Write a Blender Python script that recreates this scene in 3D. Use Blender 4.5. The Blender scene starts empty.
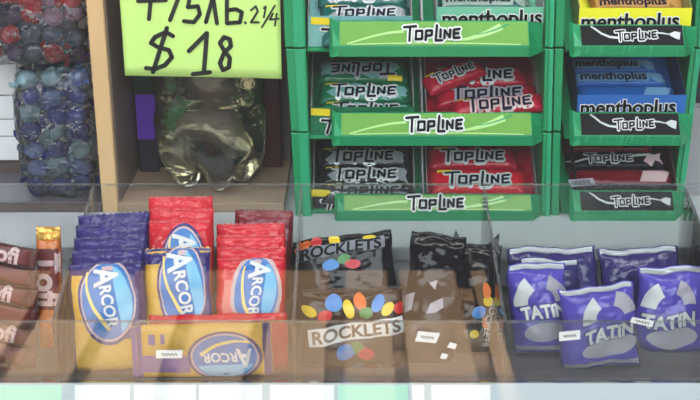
import bpy, bmesh, math, random
from mathutils import Vector, Matrix, noise
random.seed(7)
S = bpy.context.scene
COL = S.collection
R = math.radians

# ------------------------------------------------------------------ camera
PITCH = R(20); F = 1125.0
CAM = Vector((0, -0.846, 0.308))
FWD = Vector((0, math.cos(PITCH), -math.sin(PITCH)))
UP = Vector((0, math.sin(PITCH), math.cos(PITCH)))
cam_d = bpy.data.cameras.new('camera'); cam = bpy.data.objects.new('camera', cam_d); COL.objects.link(cam)
cam.location = CAM; cam.rotation_euler = (math.pi/2 - PITCH, 0, 0)
cam_d.sensor_width = 36; cam_d.lens = F/700*36
cam_d.clip_start = 0.01
cam_d.dof.use_dof = True; cam_d.dof.focus_distance = 0.93; cam_d.dof.aperture_fstop = 26.0
S.camera = cam
# ------------------------------------------------------------------ world, sun, exposure
W = bpy.data.worlds.new('sky'); S.world = W; W.use_nodes = True
bg = W.node_tree.nodes['Background']
bg.inputs[0].default_value = (0.86, 0.93, 1.0, 1); bg.inputs[1].default_value = 5.0
sun_d = bpy.data.lights.new('sun', 'SUN'); sun_d.energy = 26; sun_d.angle = R(0.6); sun_d.color = (1, .94, .85)
sun = bpy.data.objects.new('sun', sun_d); COL.objects.link(sun)
sun.rotation_euler = (-R(28), 0, 0)          # high sun from behind the stall
S.view_settings.view_transform = 'Standard'; S.view_settings.look = 'None'
S.view_settings.gamma = 1; S.view_settings.use_curve_mapping = False
S.view_settings.exposure = 0.13

# ------------------------------------------------------------------ helpers
def ray(px, py):
    return (FWD*F + Vector((1, 0, 0))*(px-350) + UP*(200-py)).normalized()
def atY(px, py, Y):
    d = ray(px, py); return CAM + d*((Y-CAM.y)/d.y)
def atZ(px, py, Z):
    d = ray(px, py); return CAM + d*((Z-CAM.z)/d.z)
def hit(px, py, p0, n):
    d = ray(px, py); return CAM + d*((p0-CAM).dot(n)/d.dot(n))

MATS = {}
def mat(name, col, rough=.45, var=.12, scale=60, metal=0, bump=0, coat=0, bscale=None, spec=.5):
    if name in MATS: return MATS[name]
    m = bpy.data.materials.new(name); m.use_nodes = True; nt = m.node_tree
    b = nt.nodes['Principled BSDF']
    b.inputs['Roughness'].default_value = rough; b.inputs['Metallic'].default_value = metal
    b.inputs['Coat Weight'].default_value = coat; b.inputs['Coat Roughness'].default_value = .12
    b.inputs['Specular IOR Level'].default_value = spec
    tc = nt.nodes.new('ShaderNodeTexCoord')
    nz = nt.nodes.new('ShaderNodeTexNoise'); nz.inputs['Scale'].default_value = scale; nz.inputs['Detail'].default_value = 3
    nt.links.new(tc.outputs['Object'], nz.inputs['Vector'])
    mx = nt.nodes.new('ShaderNodeMix'); mx.data_type = 'RGBA'
    c = Vector(col[:3])
    mx.inputs[6].default_value = (*(c*(1-var)), 1); mx.inputs[7].default_value = (*[min(1, x*(1+var)) for x in c], 1)
    nt.links.new(nz.outputs['Fac'], mx.inputs[0]); nt.links.new(mx.outputs[2], b.inputs['Base Color'])
    if bump:
        n2 = nt.nodes.new('ShaderNodeTexNoise'); n2.inputs['Scale'].default_value = bscale or scale; n2.inputs['Detail'].default_value = 2
        nt.links.new(tc.outputs['Object'], n2.inputs['Vector'])
        bp = nt.nodes.new('ShaderNodeBump'); bp.inputs['Strength'].default_value = bump; bp.inputs['Distance'].default_value = .004
        nt.links.new(n2.outputs['Fac'], bp.inputs['Height']); nt.links.new(bp.outputs[0], b.inputs['Normal'])
    MATS[name] = m; return m
def clear(name, tint=(.97, .98, .98), ior=1.5, rough=.02, haze=0.0, hazecol=(.8, .82, .85), bump=0, bscale=40):
    """thin clear sheet: transmits straight, reflects by Fresnel, optionally a little milky"""
    m = bpy.data.materials.new(name); m.use_nodes = True; nt = m.node_tree
    nt.nodes.remove(nt.nodes['Principled BSDF']); out = nt.nodes['Material Output']
    tr = nt.nodes.new('ShaderNodeBsdfTransparent'); tr.inputs[0].default_value = (*tint, 1)
    gl = nt.nodes.new('ShaderNodeBsdfGlossy'); gl.inputs['Roughness'].default_value = rough
    fr = nt.nodes.new('ShaderNodeFresnel'); fr.inputs['IOR'].default_value = ior
    mx = nt.nodes.new('ShaderNodeMixShader')
    nt.links.new(fr.outputs[0], mx.inputs[0]); nt.links.new(gl.outputs[0], mx.inputs[2])
    src = tr.outputs[0]
    if haze:
        df = nt.nodes.new('ShaderNodeBsdfDiffuse'); df.inputs[0].default_value = (*hazecol, 1)
        m2 = nt.nodes.new('ShaderNodeMixShader'); m2.inputs[0].default_value = haze
        nt.links.new(tr.outputs[0], m2.inputs[1]); nt.links.new(df.outputs[0], m2.inputs[2]); src = m2.outputs[0]
    nt.links.new(src, mx.inputs[1])
    if bump:
        tc = nt.nodes.new('ShaderNodeTexCoord')
        n2 = nt.nodes.new('ShaderNodeTexNoise'); n2.inputs['Scale'].default_value = bscale; n2.inputs['Detail'].default_value = 3
        nt.links.new(tc.outputs['Object'], n2.inputs['Vector'])
        bp = nt.nodes.new('ShaderNodeBump'); bp.inputs['Strength'].default_value = bump; bp.inputs['Distance'].default_value = .01
        nt.links.new(n2.outputs['Fac'], bp.inputs['Height'])
        nt.links.new(bp.outputs[0], gl.inputs['Normal']); nt.links.new(bp.outputs[0], fr.inputs['Normal'])
    nt.links.new(mx.outputs[0], out.inputs[0]); return m

def srgb(r, g, b):
    f = lambda c: ((c/255+.055)/1.055)**2.4 if c > 10 else c/255/12.92
    return (f(r), f(g), f(b))

def mesh_obj(name, verts, faces, m, parent=None, smooth=False):
    me = bpy.data.meshes.new(name); me.from_pydata([tuple(v) for v in verts], [], faces); me.update()
    if smooth:
        for p in me.polygons: p.use_smooth = True
    me.materials.append(m)
    o = bpy.data.objects.new(name, me); COL.objects.link(o)
    if parent: o.parent = parent
    return o
def bm_obj(name, bm, m, parent=None, smooth=False):
    me = bpy.data.meshes.new(name); bm.to_mesh(me); bm.free()
    if smooth:
        for p in me.polygons: p.use_smooth = True
    me.materials.append(m)
    o = bpy.data.objects.new(name, me); COL.objects.link(o)
    if parent: o.parent = parent
    return o
def tag(o, label, cat, group=None, kind=None):
    if label: o['label'] = label
    if cat: o['category'] = cat
    if group: o['group'] = group
    if kind: o['kind'] = kind
    return o
def empty(name, loc=(0, 0, 0)):
    o = bpy.data.objects.new(name, None); COL.objects.link(o); o.location = loc; o.empty_display_size = .02
    return o
def box_bm(x0, x1, y0, y1, z0, z1, bev=0, bm=None):
    own = bm is None
    bm = bm or bmesh.new()
    r = bmesh.ops.create_cube(bm, size=1)
    for v in r['verts']:
        v.co = Vector((x0+(v.co.x+.5)*(x1-x0), y0+(v.co.y+.5)*(y1-y0), z0+(v.co.z+.5)*(z1-z0)))
    if bev:
        es = set(e for v in r['verts'] for e in v.link_edges)
        bmesh.ops.bevel(bm, geom=list(es), offset=bev, segments=2, affect='EDGES', profile=.5)
    return bm
def box(name, x0, x1, y0, y1, z0, z1, m, parent=None, bev=0):
    return bm_obj(name, box_bm(x0, x1, y0, y1, z0, z1, bev), m, parent)
def prism(name, pts, ext, m, parent=None, bev=0):
    """polygon (3D points) pushed along ext"""
    bm = bmesh.new(); n = len(pts)
    a = [bm.verts.new(p) for p in pts]; b = [bm.verts.new(Vector(p)+Vector(ext)) for p in pts]
    bm.faces.new(a); bm.faces.new(b[::-1])
    for i in range(n): bm.faces.new((a[i], b[i], b[(i+1) % n], a[(i+1) % n]))
    bmesh.ops.recalc_face_normals(bm, faces=bm.faces)
    if bev: bmesh.ops.bevel(bm, geom=list(bm.edges), offset=bev, segments=2, affect='EDGES', profile=.5)
    return bm_obj(name, bm, m, parent)

# ---- lettering ---------------------------------------------------------
_tc = {}
def text2d(s, offset=0, shear=0, space=1.0):
    """2D verts/faces of a string, centred, width 1"""
    k = (s, offset, shear, space)
    if k in _tc: return _tc[k]
    cu = bpy.data.curves.new('t', 'FONT'); cu.body = s; cu.offset = offset; cu.shear = shear; cu.space_character = space
    cu.resolution_u = 3; cu.align_x = 'CENTER'; cu.align_y = 'CENTER'
    o = bpy.data.objects.new('t', cu); COL.objects.link(o)
    dg = bpy.context.evaluated_depsgraph_get(); me = o.evaluated_get(dg).to_mesh()
    vs = [(v.co.x, v.co.y) for v in me.vertices]; fs = [tuple(p.vertices) for p in me.polygons]
    o.evaluated_get(dg).to_mesh_clear(); bpy.data.objects.remove(o); bpy.data.curves.remove(cu)
    _tc[k] = (vs, fs); return _tc[k]
def text_norm(s, offset=0, shear=0, space=1.0, base=0.0):
    vs, fs = text2d(s, offset, shear, space)
    bv, _ = text2d(s, base, shear, space)
    x0 = min(v[0] for v in bv); x1 = max(v[0] for v in bv); y0 = min(v[1] for v in bv); y1 = max(v[1] for v in bv)
    k = 1/(x1-x0); cx = (x0+x1)/2; cy = (y0+y1)/2
    return [((x-cx)*k, (y-cy)*k) for x, y in vs], fs
def strokes2d(lines, w):
    """ribbons with round joints"""
    vs, fs = [], []
    for ln in lines:
        for i in range(len(ln)-1):
            a = Vector(ln[i]); b = Vector(ln[i+1]); d = (b-a)
            if d.length < 1e-9: continue
            d.normalize(); n = Vector((-d.y, d.x))*w/2; k = len(vs)
            vs += [tuple(a-n), tuple(b-n), tuple(b+n), tuple(a+n)]; fs.append((k, k+1, k+2, k+3))
        for p in ln:
            k = len(vs)
            vs += [(p[0]+math.cos(t*math.pi/4)*w/2, p[1]+math.sin(t*math.pi/4)*w/2) for t in range(8)]
            fs.append(tuple(range(k, k+8)))
    return vs, fs
TOP = [[(0, 1), (1.1, 1.05)], [(.55, 1), (.42, -.12)], [(1.0, .0), (1.08, .66), (1.62, .66), (1.56, .0), (1.0, .0)],
       [(1.88, -.1), (1.98, .66), (2.5, .66), (2.45, .28), (1.96, .24)], [(2.98, 1.08), (2.78, -.16), (3.36, -.16)],
       [(3.22, .12), (3.3, .72)], [(3.58, 0), (3.66, .66), (4.06, .05), (4.16, .7)],
       [(5.0, .72), (4.5, .68), (4.42, 0), (4.95, .02)], [(4.46, .36), (4.88, .37)]]
def top_norm(w):
    vs, fs = strokes2d(TOP, w); return [((x-2.5)/5, (y-.45)/5) for x, y in vs], fs
def ellipse2d(rx, ry, n=28, rings=4):
    vs = [(0, 0)]; fs = []
    for r in range(1, rings+1):
        for i in range(n):
            t = 2*math.pi*i/n; vs.append((rx*r/rings*math.cos(t), ry*r/rings*math.sin(t)))
    for i in range(n): fs.append((0, 1+i, 1+(i+1) % n))
    for r in range(1, rings):
        for i in range(n):
            a = 1+(r-1)*n; b = 1+r*n
            fs.append((a+i, b+i, b+(i+1) % n, a+(i+1) % n))
    return vs, fs
def ring2d(rx, ry, w, n=32):
    vs = []; fs = []
    for i in range(n):
        t = 2*math.pi*i/n
        vs += [((rx-w)*math.cos(t), (ry-w)*math.sin(t)), (rx*math.cos(t), ry*math.sin(t))]
    for i in range(n):
        j = (i+1) % n; fs.append((2*i, 2*i+1, 2*j+1, 2*j))
    return vs, fs
def rect2d(w, h, nx=6, ny=6):
    vs = [(-w/2+w*i/nx, -h/2+h*j/ny) for j in range(ny+1) for i in range(nx+1)]
    fs = [(j*(nx+1)+i, j*(nx+1)+i+1, (j+1)*(nx+1)+i+1, (j+1)*(nx+1)+i) for j in range(ny) for i in range(nx)]
    return vs, fs
def poly2d(pts): return list(pts), [tuple(range(len(pts)))]
def band2d(pts, w0, w1):
    """curved swoosh along pts, width w0 -> w1"""
    vs = []; n = len(pts)
    for i, p in enumerate(pts):
        a = Vector(pts[max(0, i-1)]); b = Vector(pts[min(n-1, i+1)]); d = (b-a).normalized(); q = Vector((-d.y, d.x))
        w = w0+(w1-w0)*i/(n-1)
        vs += [tuple(Vector(p)-q*w/2), tuple(Vector(p)+q*w/2)]
    return vs, [(2*i, 2*i+2, 2*i+3, 2*i+1) for i in range(n-1)]
def xf(vf, cx=0, cy=0, rot=0, sx=1, sy=None):
    sy = sx if sy is None else sy; c, s = math.cos(rot), math.sin(rot)
    return [(cx+c*x*sx-s*y*sy, cy+s*x*sx+c*y*sy) for x, y in vf[0]], vf[1]

class Surf:
    """a pillow-shaped wrapper: flat crimped ends, puffed middle, wrinkles"""
    def __init__(s, W, H, T, crimp='v', cw=.07, wr=.0012, seed=0, fr=45, ea=4, eb=6, warp=.0):
        s.warp = warp
        s.W, s.H, s.T, s.crimp, s.cw, s.wr, s.seed, s.fr, s.ea, s.eb = W, H, T, crimp, cw, wr, seed, fr, ea, eb
    def p(s, u, v):
        a = min(1, abs(2*u/s.W)); b = min(1, abs(2*v/s.H))
        if s.crimp == 'v': b = min(1, b/(1-s.cw))
        if s.crimp == 'u': a = min(1, a/(1-s.cw))
        return max(0, (1-a**s.ea))**.5*max(0, (1-b**s.eb))**.5
    def f(s, u, v):
        p = s.p(u, v)
        n = noise.noise(Vector((u*s.fr+s.seed*7.1, v*s.fr*1.4, s.seed*3.3)))+.5*noise.noise(Vector((u*s.fr*2.7, v*s.fr*2.2+s.seed, 1.7)))
        return s.T/2*p + s.wr*n*(.35+.65*p) + .0004
    def wp(s, u, v):
        if not s.warp: return u, v
        q = s.seed
        return (u+s.warp*(noise.noise(Vector((u*12, v*38+q, q)))+.4*noise.noise(Vector((u*20, v*110+q, q)))), v+s.warp*(noise.noise(Vector((u*45+q, v*12, q+5)))+.4*noise.noise(Vector((u*120, v*15+q, q)))))
    def mesh(s, name, m, parent, nu=22, nv=28):
        vs, fs = [], []
        for side in (1, -1):
            for j in range(nv+1):
                for i in range(nu+1):
                    # denser toward the borders
                    a = -math.cos(math.pi*i/nu); b = -math.cos(math.pi*j/nv)
                    u = s.W/2*(.35*a+.65*(2*i/nu-1)); v = s.H/2*(.35*b+.65*(2*j/nv-1))
                    z = s.f(u, v) if side > 0 else -s.T/2*s.p(u, v)-.0004
                    u, v = s.wp(u, v); vs.append((u, v, z))
        N = (nu+1)*(nv+1)
        idx = lambda side, i, j: side*N+j*(nu+1)+i
        for j in range(nv):
            for i in range(nu):
                fs.append((idx(0, i, j), idx(0, i+1, j), idx(0, i+1, j+1), idx(0, i, j+1)))
                fs.append((idx(1, i, j), idx(1, i, j+1), idx(1, i+1, j+1), idx(1, i+1, j)))
        for i in range(nu):
            fs.append((idx(0, i, 0), idx(1, i, 0), idx(1, i+1, 0), idx(0, i+1, 0)))
            fs.append((idx(0, i, nv), idx(0, i+1, nv), idx(1, i+1, nv), idx(1, i, nv)))
        for j in range(nv):
            fs.append((idx(0, 0, j), idx(0, 0, j+1), idx(1, 0, j+1), idx(1, 0, j)))
            fs.append((idx(0, nu, j), idx(1, nu, j), idx(1, nu, j+1), idx(0, nu, j+1)))
        return mesh_obj(name, vs, fs, m, parent, True)
    def decal(s, name, vf, m, parent, layer=1, maxe=.004, lift=None):
        bm = bmesh.new(); vv = [bm.verts.new((x, y, 0)) for x, y in vf[0]]
        for f in vf[1]:
            try: bm.faces.new([vv[i] for i in f])
            except ValueError: pass
        bmesh.ops.triangulate(bm, faces=bm.faces)
        for _ in range(4):
            es = [e for e in bm.edges if e.calc_length() > maxe]
            if not es: break
            bmesh.ops.subdivide_edges(bm, edges=es, cuts=1)
            bmesh.ops.triangulate(bm, faces=bm.faces)
        hw, hh = s.W/2*.995, s.H/2*.995
        for v in bm.verts:
            v.co.x = max(-hw, min(hw, v.co.x)); v.co.y = max(-hh, min(hh, v.co.y))
            zq = s.f(v.co.x, v.co.y)+.00035*layer; v.co.x, v.co.y = s.wp(v.co.x, v.co.y); v.co.z = zq
        for f in bm.faces:
            f.normal_update()
            if f.normal.z < 0: f.normal_flip()
        return bm_obj(name, bm, m, parent, True)

def frame_from_quad(bl, br, tr, tl, p0, lean, yaw=0):
    """real size and pose of a pack whose front lies in a leaning plane through p0"""
    va = Vector((0, math.sin(lean), math.cos(lean))); n = Vector((0, -math.cos(lean), math.sin(lean)))
    Rz = Matrix.Rotation(yaw, 3, 'Z'); n = Rz @ n
    q = [hit(*c, p0, n) for c in (bl, br, tr, tl)]
    ctr = sum(q, Vector())/4
    u = ((q[1]-q[0])+(q[2]-q[3])); Wd = ((q[1]-q[0]).length+(q[2]-q[3]).length)/2
    Hd = ((q[3]-q[0]).length+(q[2]-q[1]).length)/2
    u.normalize(); v = n.cross(u)
    M = Matrix((u, v, n)).transposed().to_4x4()
    return ctr, n, M, Wd, Hd
def pack_root(name, ctr, M, label, cat, group=None):
    o = empty(name); M2 = M.copy(); M2.translation = ctr; o.matrix_world = M2
    return tag(o, label, cat, group)

# ------------------------------------------------------------------ materials
green = mat('rack_green', srgb(18, 148, 92), .38, .06, 30)
green2 = mat('rack_green_ridge', srgb(40, 166, 116), .38, .06, 30)
limeM = mat('print_lime', srgb(104, 164, 62), .3, .1, 25)
limeL = mat('print_lime_light', srgb(176, 220, 140), .3, .05, 25)
white = mat('print_white', srgb(232, 234, 234), .4, .03)
offw = mat('print_silver_white', srgb(200, 205, 206), .3, .05)
black = mat('print_black', srgb(14, 14, 18), .5, .05, spec=.12)
navy = mat('print_navy', srgb(16, 18, 44), .5, .05, spec=.12)
yellow = mat('print_yellow', srgb(240, 214, 20), .4, .04)
redM = mat('film_red', srgb(214, 24, 44), .26, .1, 50, bump=.6, bscale=110, spec=.6)
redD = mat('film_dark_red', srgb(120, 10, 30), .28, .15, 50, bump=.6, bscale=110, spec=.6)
crim = mat('film_crimson', srgb(176, 16, 48), .25, .15, 50, bump=.6, bscale=110, spec=.6)
purple = mat('film_purple', srgb(46, 33, 114), .28, .12, 50, bump=.6, bscale=110, spec=.6)
violetL = mat('print_violet_light', srgb(120, 92, 160), .3, .06)
gold = mat('film_gold', srgb(224, 176, 60), .34, .1, 50, bump=.25, bscale=120)
blueO = mat('print_oval_blue', srgb(40, 118, 196), .3, .05)
cyanO = mat('print_oval_cyan', srgb(120, 196, 236), .3, .05)
goldL = mat('print_pale_gold', srgb(250, 222, 130), .3, .05)
tealF = mat('film_teal', srgb(120, 178, 176), .25, .12, 60, bump=.6, bscale=110, spec=.6)
tealD = mat('film_deep_teal', srgb(20, 96, 90), .25, .15, 60, bump=.6, bscale=110, spec=.6)
greenF = mat('film_green', srgb(10, 112, 72), .25, .15, 60, bump=.6, bscale=110, spec=.6)
silver = mat('film_silver', srgb(170, 176, 180), .25, .1, 60, bump=.3, bscale=120, metal=.3)
greyF = mat('film_charcoal', srgb(24, 26, 36), .25, .2, 60, bump=.6, bscale=110, spec=.6)
mintC = mat('carton_mint', srgb(110, 190, 156), .45, .05)
yelC = mat('carton_yellow', srgb(236, 232, 30), .45, .04)
blueF = mat('film_blue', srgb(28, 96, 178), .28, .12, 60, bump=.2, bscale=120)
blueC = mat('carton_blue', srgb(30, 104, 190), .4, .06)
skyP = mat('print_pale_blue', srgb(110, 160, 200), .35, .05)
amber = mat('film_amber', srgb(150, 96, 26), .3, .15)
greyC = mat('carton_grey', srgb(150, 150, 152), .5, .05)
darkN = mat('film_navy', srgb(14, 12, 30), .25, .2, bump=.6, bscale=110, spec=.25)
blackBag = mat('film_black', srgb(10, 11, 18), .14, .25, 40, bump=1.0, bscale=60, spec=.35)
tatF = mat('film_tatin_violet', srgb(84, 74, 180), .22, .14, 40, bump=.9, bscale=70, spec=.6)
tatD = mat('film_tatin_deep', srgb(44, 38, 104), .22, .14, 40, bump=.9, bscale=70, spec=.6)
tatG = mat('print_grey', srgb(166, 164, 176), .35, .08)
brownF = mat('film_brown', srgb(86, 34, 30), .28, .15, 50, bump=.6, bscale=110, spec=.6)
orangeF = mat('film_orange', srgb(206, 112, 40), .26, .12, 50, bump=.6, bscale=110, spec=.6)
maroon = mat('print_maroon', srgb(104, 30, 30), .35, .1)
pinkW = mat('print_pinkish_white', srgb(214, 186, 186), .35, .05)
wood = mat('pale_wood', srgb(220, 182, 132), .5, .07, 14)
woodD = mat('brown_wood', srgb(168, 142, 118), .45, .1, 14)
shelfG = mat('glossy_grey_shelf', srgb(96, 92, 104), .12, .06, 8)
shelfEdge = mat('dark_shelf_edge', srgb(88, 72, 70), .4, .1, 20)
whiteS = mat('white_laminate', srgb(226, 231, 236), .35, .03, 10)
paper = mat('white_paper_and_glare', srgb(244, 246, 246), .6, .02, 20)
mintP = mat('mint_paper', srgb(176, 232, 210), .6, .03, 20)
limeCard = mat('lime_card', srgb(208, 246, 138), .6, .03, 12)
tileM = mat('white_tile', srgb(246, 246, 246), .15, .03, 8)
groutM = mat('grout', srgb(120, 118, 118), .7, .1)
darkW = mat('dark_wall', srgb(46, 42, 46), .7, .2, 10)
greyW = mat('grey_wall', srgb(150, 148, 152), .6, .06, 10)
concrete = mat('asphalt', srgb(44, 44, 46), .9, .15, 12)
deck = mat('deck_board', (.30, .19, .11), .7, .15, 5)
inkM = mat('marker_ink', srgb(20, 30, 24), .5, .05)
acryl = clear('clear_acrylic', (.955, .965, .965), 1.40, .03, haze=.02, hazecol=(.7, .72, .74))
acrylE = clear('acrylic_edge', (.78, .82, .83), 1.48, .1, haze=.14, hazecol=(.75, .78, .8))
glassM = clear('window_glass', (.985, .99, .985), 1.38, 0)
filmM = clear('clear_film', (.95, .96, .97), 1.6, .07, haze=.03, hazecol=(.62, .64, .72), bump=1.0, bscale=70)
petM = clear('clear_bottle_plastic', (.96, .96, .94), 1.75, .05, haze=.03, hazecol=(.72, .69, .58), bump=.35, bscale=45)

# ------------------------------------------------------------------ the setting
g = box('floor', -8, 8, -14, 1.2, -1.10, -1.05, concrete); tag(g, 'dark asphalt ground in front of the stall', None, kind='structure')
w = box('wall_back', -1.2, 1.2, .17, .25, -1.05, 1.45, darkW); tag(w, 'dark back wall of the stall', None, kind='structure')
w = box('wall_left', -1.2, -1.15, -.28, .17, -1.05, 1.45, greyW); tag(w, 'grey side wall of the stall beyond the sweets', None, kind='structure')
w = box('wall_right', 1.15, 1.2, -.28, .17, -1.05, 1.45, greyW); tag(w, 'grey side wall of the stall beyond the gum', None, kind='structure')
c = box('ceiling', -1.2, 1.2, -.28, .25, 1.45, 1.51, whiteS); tag(c, 'white roof of the stall', None, kind='structure')
fa = box('wall_street_added', -16, 16, -8.3, -8.0, -1.05, 2.6, mat('added_street_facade', srgb(70, 66, 64), .8, .2, 2)); tag(fa, 'unseen dark house front added across the street to darken reflections', None, kind='structure')  # unseen front, put in to block low sky and darken reflections
# unseen tube lamp, added to light the sweets and put glints on wrappers
lamp = empty('added_fill_tube', (0, -.16, .78)); tag(lamp, 'unseen white fluorescent tube added above the sweets as fill light', 'lamp')
tubeM = bpy.data.materials.new('fill_tube_glow'); tubeM.use_nodes = True
tb = tubeM.node_tree.nodes['Principled BSDF']; tb.inputs['Emission Color'].default_value = (1, .97, .92, 1); tb.inputs['Emission Strength'].default_value = 16
def cyl_x(name, x0, x1, rad, m, parent, y=0, z=0, n=20):
    vs = [(x, y+rad*math.cos(2*math.pi*i/n), z+rad*math.sin(2*math.pi*i/n)) for x in (x0, x1) for i in range(n)]
    fs = [(i, (i+1) % n, n+(i+1) % n, n+i) for i in range(n)]+[tuple(range(n))[::-1], tuple(range(n, 2*n))]
    return mesh_obj(name, vs, fs, m, parent)
cyl_x('tube', -.55, .55, .014, tubeM, lamp)
for sg in (-1, 1):
    cyl_x('end_cap', sg*.565-.015, sg*.565+.015, .016, whiteS, lamp)
    box('hanger', sg*.565-.004, sg*.565+.004, -.004, .004, .016, .67, greyC, lamp)
box('fill_tube_housing', -.58, .58, -.03, .03, .022, .045, whiteS, lamp, .004)
# timber deck lying in the sun in front of the stall (the shop glass mirrors it)
d = empty('timber_deck', (0, 0, -1.05)); tag(d, 'brown timber duckboard lying on the ground before the stall', 'duckboard')
for i, (a, b) in enumerate([(-1.16, -1.02), (-.98, -.83), (-.79, -.64), (-.60, -.44), (-.40, -.245), (-.205, -.058), (-.012, .103), (.135, .292), (.335, .376)]):
    box('board', a, b, -2.55, -1.62, .07, .10, deck, d, .004)
for y in (-2.45, -2.08, -1.72):
    box('bearer', -1.16, .376, y-.04, y+.04, 0, .07, deck, d)
# counter and shelf
ZF = -.055
ct = empty('counter', (0, 0, -1.05)); tag(ct, 'white laminate counter carrying the clear sweets organizer', 'counter')
box('counter_top', -1.14, 1.14, -.2055, .169, .80, ZF+1.05, mat('grey_counter', srgb(120, 116, 118), .5, .08, 12), ct)
box('ledge', -1.14, 1.14, -.275, -.2055, .90, .938, whiteS, ct)
box('counter_base', -1.14, 1.14, -.20, .169, 0, .80, greyW, ct)
RA = Vector((0, -.2057, -.0505)); RB = Vector((0, -.238, -.1115))      # sloping white front rail
prism('front_rail', [Vector((-1.14, RA.y, RA.z+1.05)), Vector((-1.14, RB.y, RB.z+1.05)), Vector((-1.14, -.2057, RB.z+1.05))], (2.28, 0, 0), mat('rail_pale_grey', srgb(186, 200, 206), .4, .04, 12), ct)
ZS = -.018
sh = empty('display_shelf', (0, 0, ZF)); tag(sh, 'white raised shelf under the green gum racks', 'shelf')
box('shelf_top', -1.15, 1.15, -.055, .17, ZS-ZF-.012, ZS-ZF, mat('shelf_laminate', srgb(196, 200, 204), .35, .03, 10), sh, .001)
box('riser', -1.15, 1.15, -.045, -.035, 0, ZS-ZF-.012, whiteS, sh)
# shop glass in front of everything
gl = empty('window_1', (0, -.255, -.112)); gl['kind'] = 'structure'; gl['label'] = 'clear upright shop glass mirroring the street'
box('pane', -1.0, 1.0, -.002, .002, .004, .80, glassM, gl)
box('window_frame', -1.02, 1.02, -.008, .008, 0, .004, greyC, gl)
for s in (-1, 1): box('window_frame', s*1.01-.01, s*1.01+.01, -.008, .008, 0, .80, greyC, gl)
box('window_frame', -1.02, 1.02, -.008, .008, .80, .82, greyC, gl)

# right grey panel beside the right-hand rack
p0 = atY(694, 100, .06)
pr = box('wall_right_panel', p0.x, p0.x+.5, .06, .075, ZS, .06, greyW); pr.name = 'trim_1'; tag(pr, 'grey panel beside the right gum rack', None, kind='structure')

# ------------------------------------------------------------------ wooden unit on the left
ZW = -.010
xl = atY(102, 205, .02).x; xr = atY(118, 205, .02).x
xend = atY(284, 205, .02).x
un = empty('wooden_compartment', (0, .02, ZS)); tag(un, 'pale wooden compartment with upright post around the soda bottle', 'shelf unit')
box('upright_panel', xl, xr, 0, .115, 0, .40, wood, un, .0012)
box('inner_face', xr, xr+.0015, .004, .115, ZW-ZS, .40, mat('brown_inner_face', srgb(112, 94, 84), .5, .12, 20), un)  # thin darker brown sheet over the upright's inner side
box('shelf_board', xr, xend, 0, .115, 0, ZW-ZS, woodD, un, .0008)
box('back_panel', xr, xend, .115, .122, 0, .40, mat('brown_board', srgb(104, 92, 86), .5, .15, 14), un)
box('top_board', xl, xend, 0, .122, .40, .412, wood, un, .001)
gs = empty('glossy_shelf', (0, .02, ZS)); tag(gs, 'glossy grey shelf with dark edge under the bagged candies', 'shelf')
box('shelf_board', -.75, xl-.0005, .002, .13, .001, ZW-ZS, shelfG, gs)
box('edge_strip', -.75, xl-.0005, 0, .002, 0, ZW-ZS+.0003, shelfEdge, gs)
# white tiles behind the candy bags
tp = atY(0, 175, .10)
tw = empty('wall_tiled', (0, .10, ZW)); tw.name = 'wall_left_tiles'; tw['kind'] = 'structure'; tw['label'] = 'white tiled panel at the left edge'
box('grout_bed', -.75, xl-.006, .004, .012, 0, .40, groutM, tw)
box('trim', -.75, xl-.006, -.001, .004, 0, .010, shelfEdge, tw)
zz = .011
k = 0
for hgt in [.0225, .0155, .0215, .036, .036, .036, .036, .036, .036]:
    for c_ in range(5):
        x1 = xl-.008-.075*c_
        box('tile', x1-.0735, x1, 0, .005, zz, zz+hgt-.0012, tileM, tw, .0005)
    zz += hgt

# ------------------------------------------------------------------ soda bottle
bx = atY(212, 183, .072)
bt = empty('soda_bottle', (bx.x+.001, .073, ZW)); bt.scale = (1.06, 1.06, 1); tag(bt, 'clear plastic soda bottle with pale yellow drink behind the lime price card', 'bottle')
def lathe(prof, n, petal=0):
    vs, fs = [], []
    for (r, z) in prof:
        for i in range(n):
            t = 2*math.pi*i/n+.25
            rr = r*(1+.010*math.cos(11*t)) if petal and .05 < z < .2 else r; z2 = z
            if petal and z < .040:
                k = .5+.5*math.cos(5*t); q = (1-z/.040)
                rr = r*(1-.30*(1-k)**1.5*q); z2 = z+.016*(1-k)**1.5*q
            vs.append((rr*math.cos(t), rr*math.sin(t), z2))
    for j in range(len(prof)-1):
        for i in range(n):
            a = j*n; b = a+n; i2 = (i+1) % n
            fs.append((a+i, a+i2, b+i2, b+i))
    fs.append(tuple(range(n))[::-1]); k = (len(prof)-1)*n; fs.append(tuple(range(k, k+n)))
    return vs, fs
prof = [(.018, 0), (.027, .0008), (.034, .006), (.040, .016), (.0435, .028), (.0448, .042), (.0448, .060), (.0432, .068), (.0425, .074), (.0432, .080),
        (.0442, .086), (.0445, .13), (.0445, .19), (.043, .215), (.037, .245), (.026, .275), (.016, .298), (.0135, .305), (.0135, .322)]
vs, fs = lathe(prof, 60, 1); mesh_obj('bottle_body', vs, fs, petM, bt, True)
lq = bpy.data.materials.new('yellow_drink'); lq.use_nodes = True
b_ = lq.node_tree.nodes['Principled BSDF']; b_.inputs['Base Color'].default_value = (.97, .93, .72, 1)
b_.inputs['Transmission Weight'].default_value = 1; b_.inputs['Roughness'].default_value = .03; b_.inputs['IOR'].default_value = 1.33
vs, fs = lathe([(r*.975, z+.0012) for r, z in prof[:13]], 60, 1); mesh_obj('drink', vs, fs, lq, bt, True)
vs, fs = lathe([(.0145, .318), (.0150, .319), (.0150, .334), (.0140, .336)], 40); mesh_obj('cap', vs, fs, yellow, bt)
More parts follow.
